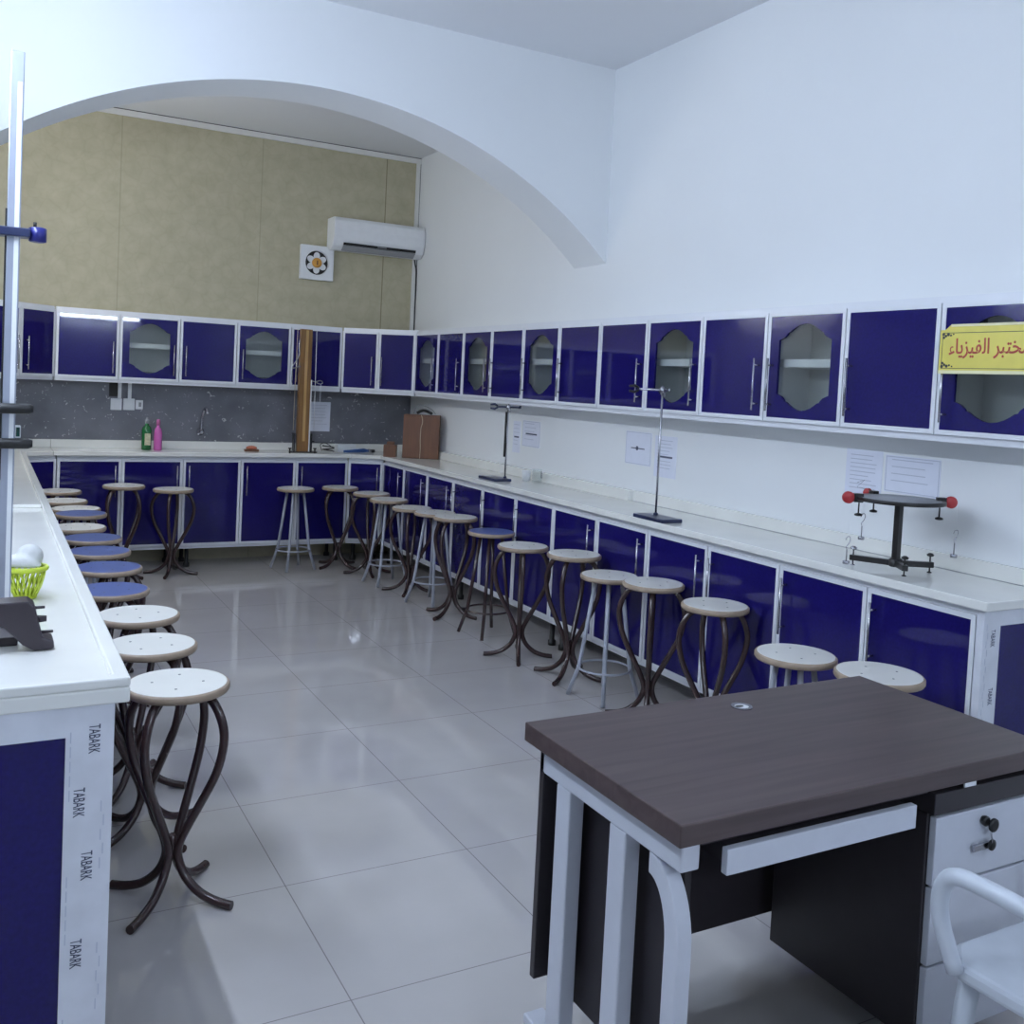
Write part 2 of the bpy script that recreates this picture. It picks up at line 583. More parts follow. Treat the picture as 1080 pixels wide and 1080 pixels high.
def make_cabinet(name, label, loc, rotz, pitch, kinds, hands, z0, z1, depth, lower=False, end=None, cat='cabinet', group=None, feet=True):
    """local x runs along the front seen from the room, y=0 is the door front, depth goes to +y"""
    t = thing(name, label, cat, (loc[0], loc[1], 0), rotz, group)
    n = len(kinds)
    W = pitch * n
    c = MB()
    c.box(0, .016, .017, depth, z0, z1)
    c.box(W - .016, W, .017, depth, z0, z1)
    c.box(.016, W - .016, .017, depth, z0, z0 + .028)
    c.box(.016, W - .016, .017, depth, z1 - .028, z1)
    c.box(.016, W - .016, depth - .008, depth, z0 + .028, z1 - .028, 1)
    for k in range(1, n):
        c.box(pitch * k - .008, pitch * k + .008, .017, depth - .008, z0 + .028, z1 - .028, 1)
    c.build('body', [M['alu'], M['inside']], t)
    for k, (g, h) in enumerate(zip(kinds, hands)):
        make_door(t, pitch * k + .0025, pitch * (k + 1) - .0025, z0 + .026, z1 - .026, g == 'G', h, lower)
        if g == 'G':
            zz = (z0 + z1) / 2 + .02
            MB().box(pitch * k + .008, pitch * (k + 1) - .008, .05, depth - .008, zz - .018, zz + .018).build('shelf', M['shelf'], t)
    if lower and feet:
        for x in (.06, W - .06):
            for y in (.07, depth - .06):
                MB().lathe([(.024, 0), (.024, .028), (.015, .034), (.015, z0)], 14, (x, y, 0)).build('foot', M['black'], t)
    if end:
        # framed blue end panel facing the front of the room
        x0, x1 = (-.022, 0) if end == 'L' else (W, W + .022)
        xo = x0 if end == 'L' else x1
        sg = -1 if end == 'L' else 1
        MB().box(x0, x1, .085, depth - .05, z0 + .06, z1 - .06).build('end_panel', M['blue'], t)
        MB().ring([(0, z0), (depth, z0), (depth, z1), (0, z1)], [(.088, z0 + .055), (depth - .05, z0 + .055), (depth - .05, z1 - .06), (.088, z1 - .06)],
                  xo - sg * .020, xo + sg * .008, 'x').build('end_frame', M['film'], t)
        # printed letters on the protective film of the post
        if end == 'L':
            base = Matrix.Rotation(-PI / 2, 4, 'Z') @ FRONT           # reads from -X
        else:
            base = Matrix.Rotation(PI / 2, 4, 'Z') @ FRONT            # reads from +X
        big = .030
        zs = [(z1 - .068, .037), (z1 - .193, .062), (z1 - .323, .045), (z1 - .50, .060)] if end == 'L' else [(z1 - .10, .050), (z1 - .30, .056), (z1 - .50, .050)]
        for zz, yy in zs:
            mt = Matrix.Translation((xo + sg * .0085, yy, zz)) @ base @ Matrix.Rotation(-PI / 2, 4, 'Z') @ Matrix.Diagonal((.52, 1, 1, 1))
            text_mesh('lettering', 'TABARK', big, M['ink'], t, mt, .0004, 0.)
        sl = MB()
        for k in range(22):
            yy = (.014 + .005 * (k % 2) if (k // 5) % 2 else .078) if end == 'L' else .016 + .006 * (k % 2)
            zz = z1 - .05 - k * .029
            sl.box(xo + sg * .0080, xo + sg * .0088, yy, yy + .0022, zz - .022, zz)
        sl.build('small_lettering', M['ink_pale'], t)
    return t

UZ0, UZ1, UD = 1.4104, 1.9479, .264
LZ0, LZ1 = .15, .868
# wall cabinets, back wall
make_cabinet('wall_cabinet', 'blue two-door wall cabinet above the wall sockets, one door glazed', (-2.898, -UD), 0, .4335, 'SG', 'RR', UZ0, UZ1, UD - .001, group=None)
make_cabinet('wall_cabinet', 'blue three-door wall cabinet behind the tall wooden post, one door glazed', (-2.031, -UD), 0, .4317, 'SGS', 'LLL', UZ0, UZ1, UD - .001)
make_cabinet('corner_wall_cabinet', 'angled two-door blue wall cabinet in the corner above the brown wooden box', (-.736, -UD), rad(-43.3), .3243, 'SS', 'RL', UZ0, UZ1, .22)
make_cabinet('corner_wall_cabinet', 'angled blue wall cabinet in the corner beside the tall silver pole', (-3.365, -.72), rad(44.3), .3262, 'SS', 'RL', UZ0, UZ1, .22)
# wall cabinets, right wall
RP = .4585
spec = [('GSG', 'RRR', 'blue wall cabinet with two glazed doors next to the angled corner cabinet'),
        ('SGS', 'LLL', 'blue wall cabinet with one glazed door, above the small glass beaker'),
        ('SGS', 'RRR', 'blue wall cabinet with one glazed door, behind the top of the silver-clamped retort stand'),
        ('GSG', 'LLL', 'blue wall cabinet with a yellow Arabic sign on its last glazed door')]
for k, (kd, hd, lb) in enumerate(spec):
    make_cabinet('wall_cabinet', lb, (-UD, -.7095 - 3 * RP * k), -PI / 2, RP, kd, hd, UZ0, UZ1, UD - .001)
# base cabinets
BP = .4385
make_cabinet('base_cabinet', 'blue two-door base cabinet under the green and pink bottles', (-2.872, -.359), 0, .439, 'SS', 'RR', LZ0, LZ1, .355, True)
make_cabinet('base_cabinet', 'blue three-door base cabinet under the tall wooden post', (-1.994, -.359), 0, .439, 'SSS', 'LLL', LZ0, LZ1, .355, True)
make_cabinet('corner_base_cabinet', 'narrow angled blue base cabinet in the corner under the brown wooden box', (-.675, -.361), rad(-23.2), .287, 'S', 'R', LZ0, LZ1, .2, True)
make_cabinet('corner_base_cabinet', 'narrow angled blue base cabinet at the far end of the stool-lined worktop', (-3.115, -.475), rad(24.9), .265, 'S', 'L', LZ0, LZ1, .2, True)
spec = [('RRR', 'blue three-door base cabinet beside the angled corner unit under the white-wall worktop', None),
        ('LLL', 'blue three-door base cabinet under the glass beaker', None),
        ('RRR', 'blue three-door base cabinet under the silver-clamped retort stand', None),
        ('LLL', 'blue three-door base cabinet under the black force table, with a film-wrapped end post', 'R')]
for k, (hd, lb, e) in enumerate(spec):
    make_cabinet('base_cabinet', lb, (-.411, -.475 - 3 * .468 * k), -PI / 2, .468, 'SSS', hd, LZ0, LZ1, .408, True, e)
spec = [('RRR', 'blue base cabinet with TABARK lettering on the film of its end post', 'L'),
        ('LLL', 'blue base cabinet behind the stools under the bare middle of the rimmed worktop', None),
        ('RRR', 'blue base cabinet behind the blue-topped stools under the rimmed worktop', None),
        ('LLL', 'blue base cabinet behind the farthest stools of the rimmed worktop', None)]
for k, (hd, lb, e) in enumerate(spec):
    make_cabinet('base_cabinet', lb, (-3.117, -6.113 + 3 * .469 * k), PI / 2, .469, 'SSS', hd, LZ0, LZ1, .51, True, e)

# ------------------------------------------------------------------ worktops
Z0, Z1 = .868, .90
w = MB().prism([(-.003, -.003), (-.66, -.003), (-.66, -.389), (-.441, -.488), (-.441, -6.15), (-.003, -6.15)], Z0, Z1).build('worktop', M['top'], bevel=.004)
tag(w, 'long cream worktop along the white wall, holding the retort stands and force table', 'worktop')
MB().box(-.02, -.003, -6.15, -3.52, Z1, .962).build('upstand', M['top'], w, .003)
MB().box(-.05, -.003, -3.52, -.05, Z1, .962).build('upstand', M['top'], w, .003)
MB().box(-.0225, -.020, -6.14, -3.53, Z1, .9022).build('joint_line', M['grey_pl'], w)
MB().box(-.105, -.103, -3.3, -2.55, Z1, .9012).build('joint_line', M['grey_pl'], w)
MB().box(-.66, -.053, -.035, -.013, Z1, .962).build('upstand', M['top'], w, .003)
w = MB().box(-2.898, -.662, -.389, -.013, Z0, Z1).build('worktop', M['top'], bevel=.004)
tag(w, 'cream worktop along the grey stone splashback at the far end', 'worktop')
MB().box(-2.898, -.662, -.035, -.013, Z1, .962).build('upstand', M['top'], w, .003)
w = MB().prism([(XL + .003, -.013), (XL + .003, -6.15), (-3.09, -6.15), (-3.09, -.488), (-2.9, -.389), (-2.9, -.013)], Z0, Z1).build('worktop', M['top'], bevel=.004)
tag(w, 'cream worktop with a raised rim, beside the silver pole and row of stools', 'worktop')
MB().prism([(-3.09, -6.15), (-3.09, -.488), (-3.122, -.488), (-3.122, -6.118), (XL + .003, -6.118), (XL + .003, -6.15)], Z1, .920).build('rim', M['top'], w, .004)
MB().box(XL + .003, -3.122, -3.45, -3.40, Z1, .916).build('cross_rim', M['top'], w, .004)
MB().box(XL + .003, -2.9, -.035, -.013, Z1, .962).build('upstand', M['top'], w, .003)

# ------------------------------------------------------------------ stools
SH = .64
def seat_parts(t, top, h=SH, r=.145):
    s = MB().lathe([(r - .022, h - .026), (r - .004, h - .024), (r, h - .018), (r, h - .006), (r - .005, h - .001), (r - .009, h - .0012)], 40).build('seat', M['rim'], t)
    MB().lathe([(r - .0085, h - .004), (r - .0085, h - .0002), (r - .011, h)], 40).build('seat_top', top, s)
    for k in range(4):
        a = PI / 4 + k * PI / 2
        MB().lathe([(.004, h - .001), (.004, h + .0008), (.002, h + .0012)], 8, (.07 * math.cos(a), .07 * math.sin(a), 0)).build('screw', M['screw'], s)

def curvy_stool(name, label, top):
    t = thing(name, label, 'stool')
    seat_parts(t, top)
    prof = [(.085, SH - .028), (.118, SH - .050), (.146, SH - .105), (.152, SH - .165), (.132, SH - .25), (.088, SH - .34), (.046, SH - .42), (.022, SH - .475), (.021, .125), (.045, .075), (.09, .036), (.14, .018), (.185, .0125), (.195, .0125)]
    for k in range(4):
        a = k * PI / 2 + .3
        tw = [0] * len(prof)
        pts = curve_pts([(r * math.cos(a), r * math.sin(a), z) for r, z in prof], 4)
        MB().tube(pts, .0128, 10).build('leg', M['brown_tube'], t)
    MB().lathe([(.006, .12), (.0135, .125), (.0135, .19), (.006, .195)], 12).build('hub', M['brown_tube'], t)
    return t

def straight_stool(name, label, top, tube):
    t = thing(name, label, 'stool')
    seat_parts(t, top)
    for k in range(4):
        a = k * PI / 2 + PI / 4
        c, s = math.cos(a), math.sin(a)
        MB().tube([(.065 * c, .065 * s, SH - .027), (.112 * c, .112 * s, .26), (.127 * c, .127 * s, .155), (.178 * c, .178 * s, .003)], .0105, 10).build('leg', tube, t)
    MB().tube([(.133 * math.cos(2 * PI * k / 32), .133 * math.sin(2 * PI * k / 32), .155) for k in range(32)], .006, 8, closed=True).build('foot_ring', tube, t)
    return t

protos = {}
G1, G2, G3 = 'lab stools along the white wall worktop', 'lab stools along the rimmed worktop', 'lab stools at the far worktop'
stools = [
    ('b1', 'cw', -2.441, -.585, .675, .4, G3, 'white-topped stool with curved brown legs, below the green and pink bottles'),
    ('b2', 'cw', -2.094, -.574, .645, .9, G3, 'white-topped stool with curved brown legs, standing below the wall tap'),
    ('bg', 'gw', -1.172, -.576, .645, .25, G3, 'white-topped stool with straight grey legs, alone below the tall wooden post'),
    ('s1', 'cw', -.806, -.573, .650, .2, G3, 'white-topped stool with curved brown legs at the angled corner base cabinet'),
    ('s2', 'cw', -.660, -.905, .640, 1.1, G1, 'white-topped curvy stool in the corner, second beyond the grey stool under the wooden post'),
    ('s3', 'gw', -.664, -1.290, .640, .1, G1, 'white-topped grey-legged stool, first grey one in the row along the white wall'),
    ('s4', 'cw', -.611, -1.620, .620, .7, G1, 'white-topped curvy stool between the first and second grey-legged stools of the wall row'),
    ('s5', 'gw', -.590, -1.985, .635, .45, G1, 'white-topped grey-legged stool just behind the stool next to the dark blue one'),
    ('s6', 'cw', -.615, -2.376, .660, .25, G1, 'white-topped curvy stool next behind the blue-topped stool by the white wall'),
    ('s7', 'bb', -.605, -2.880, .640, .15, G1, 'blue-topped stool with straight brown legs and a foot ring'),
    ('s8', 'cw', -.664, -3.390, .640, .8, G1, 'white-topped curvy stool next in front of the straight-legged blue-topped stool'),
    ('s9', 'cw', -.590, -3.818, .665, .35, G1, 'white-topped curvy stool just behind the grey stool, below the silver-clamped stand'),
    ('s10', 'gw', -.600, -4.172, .620, .2, G1, 'white-topped grey-legged stool below the base plate of the silver-clamped retort stand'),
    ('s11', 'cw', -.585, -4.519, .650, .6, G1, 'white-topped curvy stool overlapping the grey one, just beyond the brown desk'),
    ('s12', 'cw', -.585, -4.964, .645, .9, G1, 'white-topped curvy stool behind the desk cable hole, last with curved legs'),
    ('s13', 'gw', -.785, -5.649, .630, .3, G1, 'white-topped grey-legged stool half hidden behind the brown desk edge'),
    ('s14', 'gw', -.741, -5.985, .650, .6, G1, 'white-topped stool behind the desk corner, nearest the wrapped end post'),
    ('L1', 'cw', -2.851, -5.307, .640, .55, G2, 'white-topped curvy stool at the end of the rimmed worktop beside the TABARK post'),
    ('L2', 'cw', -2.861, -4.866, .640, .2, G2, 'white-topped stool second from the TABARK post along the rimmed worktop'),
    ('L3', 'cw', -2.845, -4.439, .640, .75, G2, 'white-topped stool third from the TABARK post, next before the blue-topped ones'),
    ('L4', 'cb', -2.887, -3.987, .640, .3, G2, 'blue-topped stool first of the run of four by the rimmed worktop'),
    ('L5', 'cb', -2.851, -3.509, .640, .95, G2, 'blue-topped stool second in the run of four by the rimmed worktop'),
    ('L6', 'cb', -2.847, -3.087, .640, .1, G2, 'blue-topped stool third in the run of four by the rimmed worktop'),
    ('L7', 'cb', -2.839, -2.682, .640, .5, G2, 'blue-topped stool last in the run of four, in front of a white one'),
    ('L8', 'gw', -2.878, -2.300, .640, .2, G2, 'white-topped stool between two blue-topped stools by the rimmed worktop'),
    ('L9', 'gb', -2.827, -1.836, .650, .4, G2, 'lone blue-topped stool between white ones, toward the far end of the rimmed worktop'),
    ('L10', 'cw', -2.829, -1.500, .635, .6, G2, 'white-topped stool just behind the lone blue-topped stool by the rimmed worktop'),
    ('L11', 'cw', -2.867, -1.065, .630, .1, G2, 'white-topped stool second from the far end of the rimmed worktop'),
    ('L12', 'cw', -2.867, -.600, .640, .8, G2, 'white-topped stool at the very far end of the rimmed worktop'),
]
for key, kind, x, y, z, a, grp, lab in stools:
    if kind not in protos:
        top = M['seat_blue'] if kind[1] == 'b' else M['seat_white']
        if kind[0] == 'c':
            o = curvy_stool('lab_stool', lab, top)
        else:
            o = straight_stool('lab_stool', lab, top, M['grey_tube'] if kind[0] == 'g' else M['brown_tube'])
        protos[kind] = o
        o.location = (x, y, 0)
        o.rotation_euler = (0, 0, a)
        o['group'] = grp
    else:
        o = dup(protos[kind], lab, (x, y, 0), a, grp)
    o.scale = (1, 1, z / SH)

# ------------------------------------------------------------------ desk
D = thing('office_desk', 'dark brown wooden office desk with pale metal frame in front of the worktop', 'desk', (-1.64, -6.50, 0))
DX, DY, DT = .565, .302, .735
MB().box(-DX, DX, -DY, DY, DT - .045, DT).build('desktop', M['desk'], D, .003)
g = MB()
g.ring([(.028 * math.cos(2 * PI * k / 28) + .022, .028 * math.sin(2 * PI * k / 28) + .20) for k in range(28)],
       [(.019 * math.cos(2 * PI * k / 28) + .022, .019 * math.sin(2 * PI * k / 28) + .20) for k in range(28)], DT, DT + .003, 'z')
g = g.build('cable_grommet', M['chrome'], D)
MB().lathe([(.0188, DT + .0004), (.0188, DT + .0012)], 24, (.022, .20, 0)).build('hole_cover', M['white_pl'], g)
MB().prism([(.022 + .013 * math.cos(2 * PI * k / 20) - .004, .20 + .007 * math.sin(2 * PI * k / 20) + .004) for k in range(20)], DT + .0013, DT + .0018).build('cable_hole', M['dark_gap'], g)
MB().box(-DX + .03, DX - .03, DY - .05, DY - .03, .12, DT - .046).build('modesty_panel', M['desk_dark'], D, .002)
MB().box(-DX + .09, -DX + .108, -DY + .09, DY - .052, .10, DT - .046).build('side_panel', M['desk_dark'], D, .002)
# metal side frame
MB().box(-DX + .03, -DX + .075, -DY + .03, DY - .03, DT - .112, DT - .046).build('side_rail', M['desk_white'], D, .004)
for yy in (.165, -.055):
    MB().box(-DX + .032, -DX + .072, yy - .03, yy + .03, .02, DT - .113).build('leg_post', M['desk_white'], D, .004)
pts = []
for k in range(15):
    a = PI / 2 + PI / 2 * k / 14 * 1.0
    pts.append((-.165 + .105 * math.cos(PI / 2 + (PI / 2) * k / 14), DT - .113 - .16 + .16 * math.sin(PI / 2 + (PI / 2) * k / 14)))
outer = pts + [(-.27, .30), (-.245, .12), (-.235, .02)]
inner = []
for k in range(15):
    inner.append((-.165 + .062 * math.cos(PI / 2 + (PI / 2) * k / 14), DT - .113 - .16 + .115 * math.sin(PI / 2 + (PI / 2) * k / 14)))
inner += [(-.227, .30), (-.20, .12), (-.185, .02)]
MB().prism(outer + inner[::-1], -DX + .034, -DX + .070, 'x').build('curved_leg', M['desk_white'], D, .003)
MB().box(-DX + .024, -DX + .080, -DY + .02, DY - .02, 0, .022).build('foot_bar', M['desk_white'], D, .004)
# front: set-back apron, pale drawer front, pedestal
MB().box(-DX + .08, DX - .03, -DY + .035, -DY + .055, DT - .068, DT - .046).build('apron', M['desk_dark'], D, .002)
dr = MB().box(-.445, .090, -DY + .002, -DY + .020, .614, .666).build('slim_drawer', M['desk_white'], D, .002)
MB().box(-.43, .075, -DY + .022, .05, .625, .664).build('drawer_box', M['desk_dark'], dr)
p = MB().box(.170, .545, -DY + .035, .20, .08, .620).build('pedestal', M['desk_dark'], D, .003)
MB().box(.165, .550, -DY + .014, .20, .622, .672).build('pedestal_top', M['desk_dark'], p, .002)
for z0, z1 in ((.456, .614), (.272, .450), (.088, .266)):
    MB().box(.176, .542, -DY + .016, -DY + .034, z0, z1).build('drawer_front', M['desk_white'], p, .002)
MB().box(.26, .30, -DY + .012, -DY + .016, .674, .689).build('name_plate', M['white_pl'], D)
k = MB().lathe([(.010, -.285 - .001), (.012, -.292), (.012, -.298), (.008, -.300)], 16, (.338, 0, .585), 'y').build('drawer_lock', M['black_metal'], p)
MB().lathe([(.012, -.300), (.016, -.303), (.016, -.308), (.010, -.310)], 16, (.352, 0, .577), 'y').build('key_head', M['black'], k)
MB().tube([(.345, -.303, .570), (.349, -.306, .545), (.353, -.304, .530)], .0018, 6).build('key_ring', M['chrome'], k)
MB().lathe([(.006, -.001), (.013, .001), (.013, .005), (.006, .007)], 16, (.356, -.305, .528), 'y').build('spare_key', M['black'], k)
hp = MB().box(.300, .375, -.296, -.289, .517, .533)
hp.build('drawer_pull', M['chrome'], p, .002)

# ------------------------------------------------------------------ chair by the desk
CH = thing('armchair', 'pale plastic armchair with looped arms in front of the desk drawers', 'chair', (-1.445, -7.20, 0))
MB().prism([(-.22, -.21), (.22, -.21), (.24, .18), (.18, .23), (-.18, .23), (-.24, .18)], .43, .465).build('seat', M['chairpl'], CH, .01)
b = MB()
b.prism([(-.20, .48), (.20, .48), (.215, .62), (.20, .74), (.13, .79), (0, .805), (-.13, .79), (-.20, .74), (-.215, .62)], -.235, -.212, 'y')
b.build('backrest', M['chairpl'], CH, .008)
for sx in (-1, 1):
    arm = curve_pts([(sx * .245, .18, .45), (sx * .268, .205, .56), (sx * .275, .185, .638), (sx * .275, .11, .655), (sx * .275, -.06, .652), (sx * .262, -.18, .64), (sx * .215, -.232, .66)], 6)
    MB().tube(arm, .017, 12).build('armrest', M['chairpl'], CH)
    for sy in (-.19, .18):
        MB().tube([(sx * .195, sy, .43), (sx * .225, sy * 1.18, .003)], [.022, .016], 10).build('leg', M['chairpl'], CH)

# ------------------------------------------------------------------ lamps that light the room
def tube_lamp(label, loc, rotz, mt, L=1.22):
    t = thing('wall_lamp', label, 'lamp', loc, rotz)
    MB().box(-L / 2, L / 2, -.045, 0, -.03, .03).build('batten', M['white_pl'], t, .004)
    for s in (-1, 1):
        MB().box(s * (L / 2 - .02), s * (L / 2), -.092, -.045, -.018, .018).build('lamp_holder', M['white_pl'], t)
    MB().tube([(-L / 2 + .02, -.07, 0), (L / 2 - .02, -.07, 0)], .014, 12).build('tube', M[mt], t)
tube_lamp('fluorescent tube lamp above the far stretch of the rimmed worktop', (XL, -1.4, 2.42), PI / 2, 'tubelight')
tube_lamp('fluorescent tube lamp above the middle of the rimmed worktop', (XL, -4.2, 2.42), PI / 2, 'tubelight_cool')
tube_lamp('fluorescent tube lamp above the end of the rimmed worktop', (XL, -5.9, 2.42), PI / 2, 'tubelight_cool')
tube_lamp('fluorescent tube lamp on the wall facing the sockets', (-1.72, YF, 2.30), PI, 'tubelight_cool')

# ------------------------------------------------------------------ on the back wall
A = thing('air_conditioner', 'white split air conditioner mounted high on the beige wall', 'air conditioner', (-.416, 0, 2.602))
prof = [(0, .02), (-.04, .0), (-.12, .0), (-.165, .03), (-.195, .09), (-.205, .17), (-.2, .24), (-.175, .268), (0, .27)]
MB().prism(prof, -.408, .408, 'x').build('casing', M['white_pl'], A, .006)
lv = MB().prism([(-.128, -.004), (-.178, .032), (-.172, .040), (-.122, .004)], -.32, .33, 'x').build('louver', M['grey_pl'], A)
MB().prism([(-.180, .040), (-.190, .060), (-.184, .062), (-.174, .042)], -.32, .33, 'x').build('outlet_slot', M['black'], lv)
MB().box(-.02, .06, -.192, -.184, .048, .056).build('badge', M['grey_pl'], A)
tag(MB().tube(curve_pts([(-.030, -.02, 2.62), (-.022, -.03, 2.56), (-.010, -.03, 2.50), (-.006, -.028, 2.2), (-.006, -.026, 1.955)], 5), .006, 8).build('cable', M['black']), 'dark cable dropping down the wall corner from the air conditioner', 'cable')
Fn = thing('exhaust_fan', 'square white exhaust fan with orange hub on the beige wall', 'fan', (-.915, 0, 2.485))
N = 32
circ = [(.100 * math.cos(2 * PI * k / N), .100 * math.sin(2 * PI * k / N)) for k in range(N)]
MB().ring(rect_around(circ, .285, .285), circ, -.055, -.012).build('housing', M['white_pl'], Fn, .004)
MB().lathe([(.101, -.020), (.101, -.012)], N, (0, 0, 0), 'y').build('dark_shaft', M['dark_gap'], Fn)
for k in range(6):
    a = PI / 2 + 2 * PI * k / 6
    bl = [(.056 + .034 * math.cos(2 * PI * j / 16), .027 * math.sin(2 * PI * j / 16)) for j in range(16)]
    mm = MB().prism(bl, -.036, -.030, 'y')
    mm.rot(-a, 'Y')
    mm.build('blade', M['white_pl'], Fn)
h = MB().lathe([(.040, -.030), (.042, -.048), (.03, -.056), (0, -.058)], 24, (0, 0, 0), 'y').build('hub', M['orange'], Fn)
MB().box(-.005, .005, -.060, -.056, -.018, .018).build('hub_mark', M['box'], h)
MB().box(-.04, .04, -.060, -.05, -.145, -.128).build('pull_tab', M['white_pl'], Fn)

sk = tag(MB().box(-2.50, -2.437, -.020, -.012, 1.30, 1.405).build('open_wall_box', [M['dark_gap']]), 'dark open wall box above the sockets, under the wall cabinet', 'wall box')
G = 'sockets and switches on the grey splashback'
for nm, x0, x1, z0, z1, lb in (('switch_plate', -2.487, -2.407, 1.195, 1.285, 'white switch plate first of three on grey stone, below the open box'),
                               ('switch_plate', -2.396, -2.313, 1.197, 1.287, 'white switch plate in the middle of three on grey stone'),
                               ('socket_plate', -2.306, -2.252, 1.205, 1.278, 'small white socket plate with a dark slot, last of three on grey stone')):
    t = thing(nm, lb, 'socket', ((x0 + x1) / 2, -.012, (z0 + z1) / 2), 0, G)
    w2, h2 = (x1 - x0) / 2, (z1 - z0) / 2
    MB().box(-w2, w2, -.012, 0, -h2, h2).build('plate', M['white_pl'], t, .003)
    if nm == 'socket_plate':
        MB().box(-.005, .014, -.0135, -.012, -.016, .018).build('slot', M['grey_pl'], t)
    else:
        MB().box(-.016, .016, -.016, -.012, -.022, .022).build('rocker', M['white_pl'], t, .002)
for x, lb in ((-2.425, 'white cable conduit down to the first switch plate'), (-2.352, 'white cable conduit down to the middle switch plate')):
    tag(MB().box(x - .013, x + .013, -.026, -.012, 1.287, 1.409).build('conduit', M['white_pl'], bevel=.002), lb, 'conduit', 'cable conduits above the switches')

T = thing('tap', 'chrome swan-neck tap on the grey stone splashback', 'tap', (-1.81, -.012, 1.04))
MB().lathe([(.030, 0), (.030, -.006), (.016, -.012), (.014, -.07), (.009, -.075)], 16, (0, 0, 0), 'y').build('body', M['chrome'], T)
MB().tube(curve_pts([(0, -.045, .008), (.002, -.047, .07), (.006, -.055, .14), (.014, -.085, .185), (.02, -.125, .185), (.024, -.15, .155)], 5), .0115, 10).build('spout', M['chrome'], T)
MB().tube([(0, -.06, 0), (-.035, -.075, -.02)], .007, 8).build('lever', M['chrome'], T)

def sheet(label, plane, a0, a1, z0, z1, frame=False, lines=6, mark=None, group=None):
    """a paper on the back wall (plane 'b', a = X) or the right wall (plane 'r', a = Y from far to near)"""
    if plane == 'b':
        t = thing('paper_sheet', label, 'paper', ((a0 + a1) / 2, -.012, (z0 + z1) / 2), 0, group)
    else:
        t = thing('paper_sheet', label, 'paper', (0, (a0 + a1) / 2, (z0 + z1) / 2), -PI / 2, group)
    w2, h2 = abs(a1 - a0) / 2, (z1 - z0) / 2
    MB().box(-w2, w2, -.002, 0, -h2, h2).build('page', M['paper'], t)
    tx = MB()
    rnd = random.Random(label)
    if frame:
        o, i = rect_ring(-w2 + .004, w2 - .004, -h2 + .004, h2 - .004, .003)
        MB().ring(o, i, -.0026, -.0021).build('border', M['ink_pale'], t)
    for k in range(lines):
        zz = h2 * (.78 - 1.5 * k / max(1, lines))
        x0 = -w2 * .75
        x1 = w2 * (.75 - .5 * rnd.random())
        tx.box(x0, x1, -.0026, -.0021, zz - .0018, zz + .0018)
    if lines:
        tx.build('text', M['ink_pale'], t)
    mk = MB()
    if mark == 'knot':
        mk.box(-w2 * .55, w2 * .5, -.0026, -.0021, -.004, .002)
        mk.lathe([(.013, -.0028), (.013, -.0020)], 12, (-.01, 0, .0), 'y')
        mk.build('drawing', M['ink'], t)
    elif mark == 'bar':
        mk.box(-w2 * .6, w2 * .65, -.0028, -.0020, -.006, .004)
        mk.build('heading', M['ink'], t)
    elif mark == 'tri':
        mk.tube([(-w2 * .3, -.0024, -h2 * .35), (w2 * .1, -.0024, -h2 * .2), (-w2 * .3, -.0024, -h2 * .52), (w2 * .15, -.0024, -h2 * .55)], .001, 4)
        mk.build('drawing', M['ink'], t)
    return t
G = 'papers taped to the walls'
sheet('white paper taped to the grey splashback beside the wooden post', 'b', -.925, -.737, 1.064, 1.315, lines=7, group=G)
sheet('narrow pale paper beside the rod of the black-clamped retort stand', 'r', -1.975, -2.085, 1.06, 1.285, lines=6, mark='bar', group=G)
sheet('bordered pale paper above the glass beaker', 'r', -2.115, -2.365, 1.115, 1.297, True, 5, 'bar', group=G)
sheet('bordered paper with a dark drawing behind the silver-clamped stand', 'r', -3.394, -3.649, 1.112, 1.305, True, 0, 'knot', group=G)
sheet('tall pale paper with lines just past the rod of the silver-clamped stand', 'r', -3.685, -3.885, 1.065, 1.297, lines=9, mark='bar', group=G)
sheet('pale lined paper behind the force table, first of two', 'r', -5.100, -5.300, 1.12, 1.335, lines=9, mark='tri', group=G)
sheet('bordered pale paper partly above the force table disc', 'r', -5.315, -5.590, 1.17, 1.325, True, 4, group=G)

# ------------------------------------------------------------------ yellow sign
S = thing('sign_board', 'yellow sign with red Arabic lettering hung on the glazed wall cabinet', 'sign', (-.2985, -5.985, 1.66), -PI / 2)
sw, sh_ = .20, .178
MB().prism([(-sw, .0), (sw, 0), (sw, sh_ - .02), (sw - .02, sh_ - .02), (sw - .045, sh_), (-sw + .045, sh_), (-sw + .020, sh_ - .02), (-sw, sh_ - .02)], -.004, .0, 'y').build('board', M['yellow'], S)
MB().box(-sw, sw, -.006, -.004, 0, .012).build('bottom_edge', M['yellow_edge'], S)
MB().box(-sw + .045, sw - .045, -.006, -.004, sh_ - .009, sh_).build('top_edge', M['yellow_edge'], S)
arab = ''.join(chr(c) for c in (0xFE80, 0xFE8E, 0xFEF3, 0xFEB0, 0xFEF4, 0xFED4, 0xFEDF, 0xFE8D, 0x20, 0xFEAE, 0xFE92, 0xFE98, 0xFEA8, 0xFEE3))
text_mesh('lettering', arab, .060, M['red_ink'], S, Matrix.Translation((0, -.0046, .095)) @ FRONT @ Matrix.Diagonal((1, 1.25, 1, 1)), .0006, .0006)
o, i = rect_ring(-sw + .010, sw - .010, .018, sh_ - .030, .0022)
MB().ring(o, i, -.0046, -.0040).build('border', M['black_ink'], S)
orn = MB()
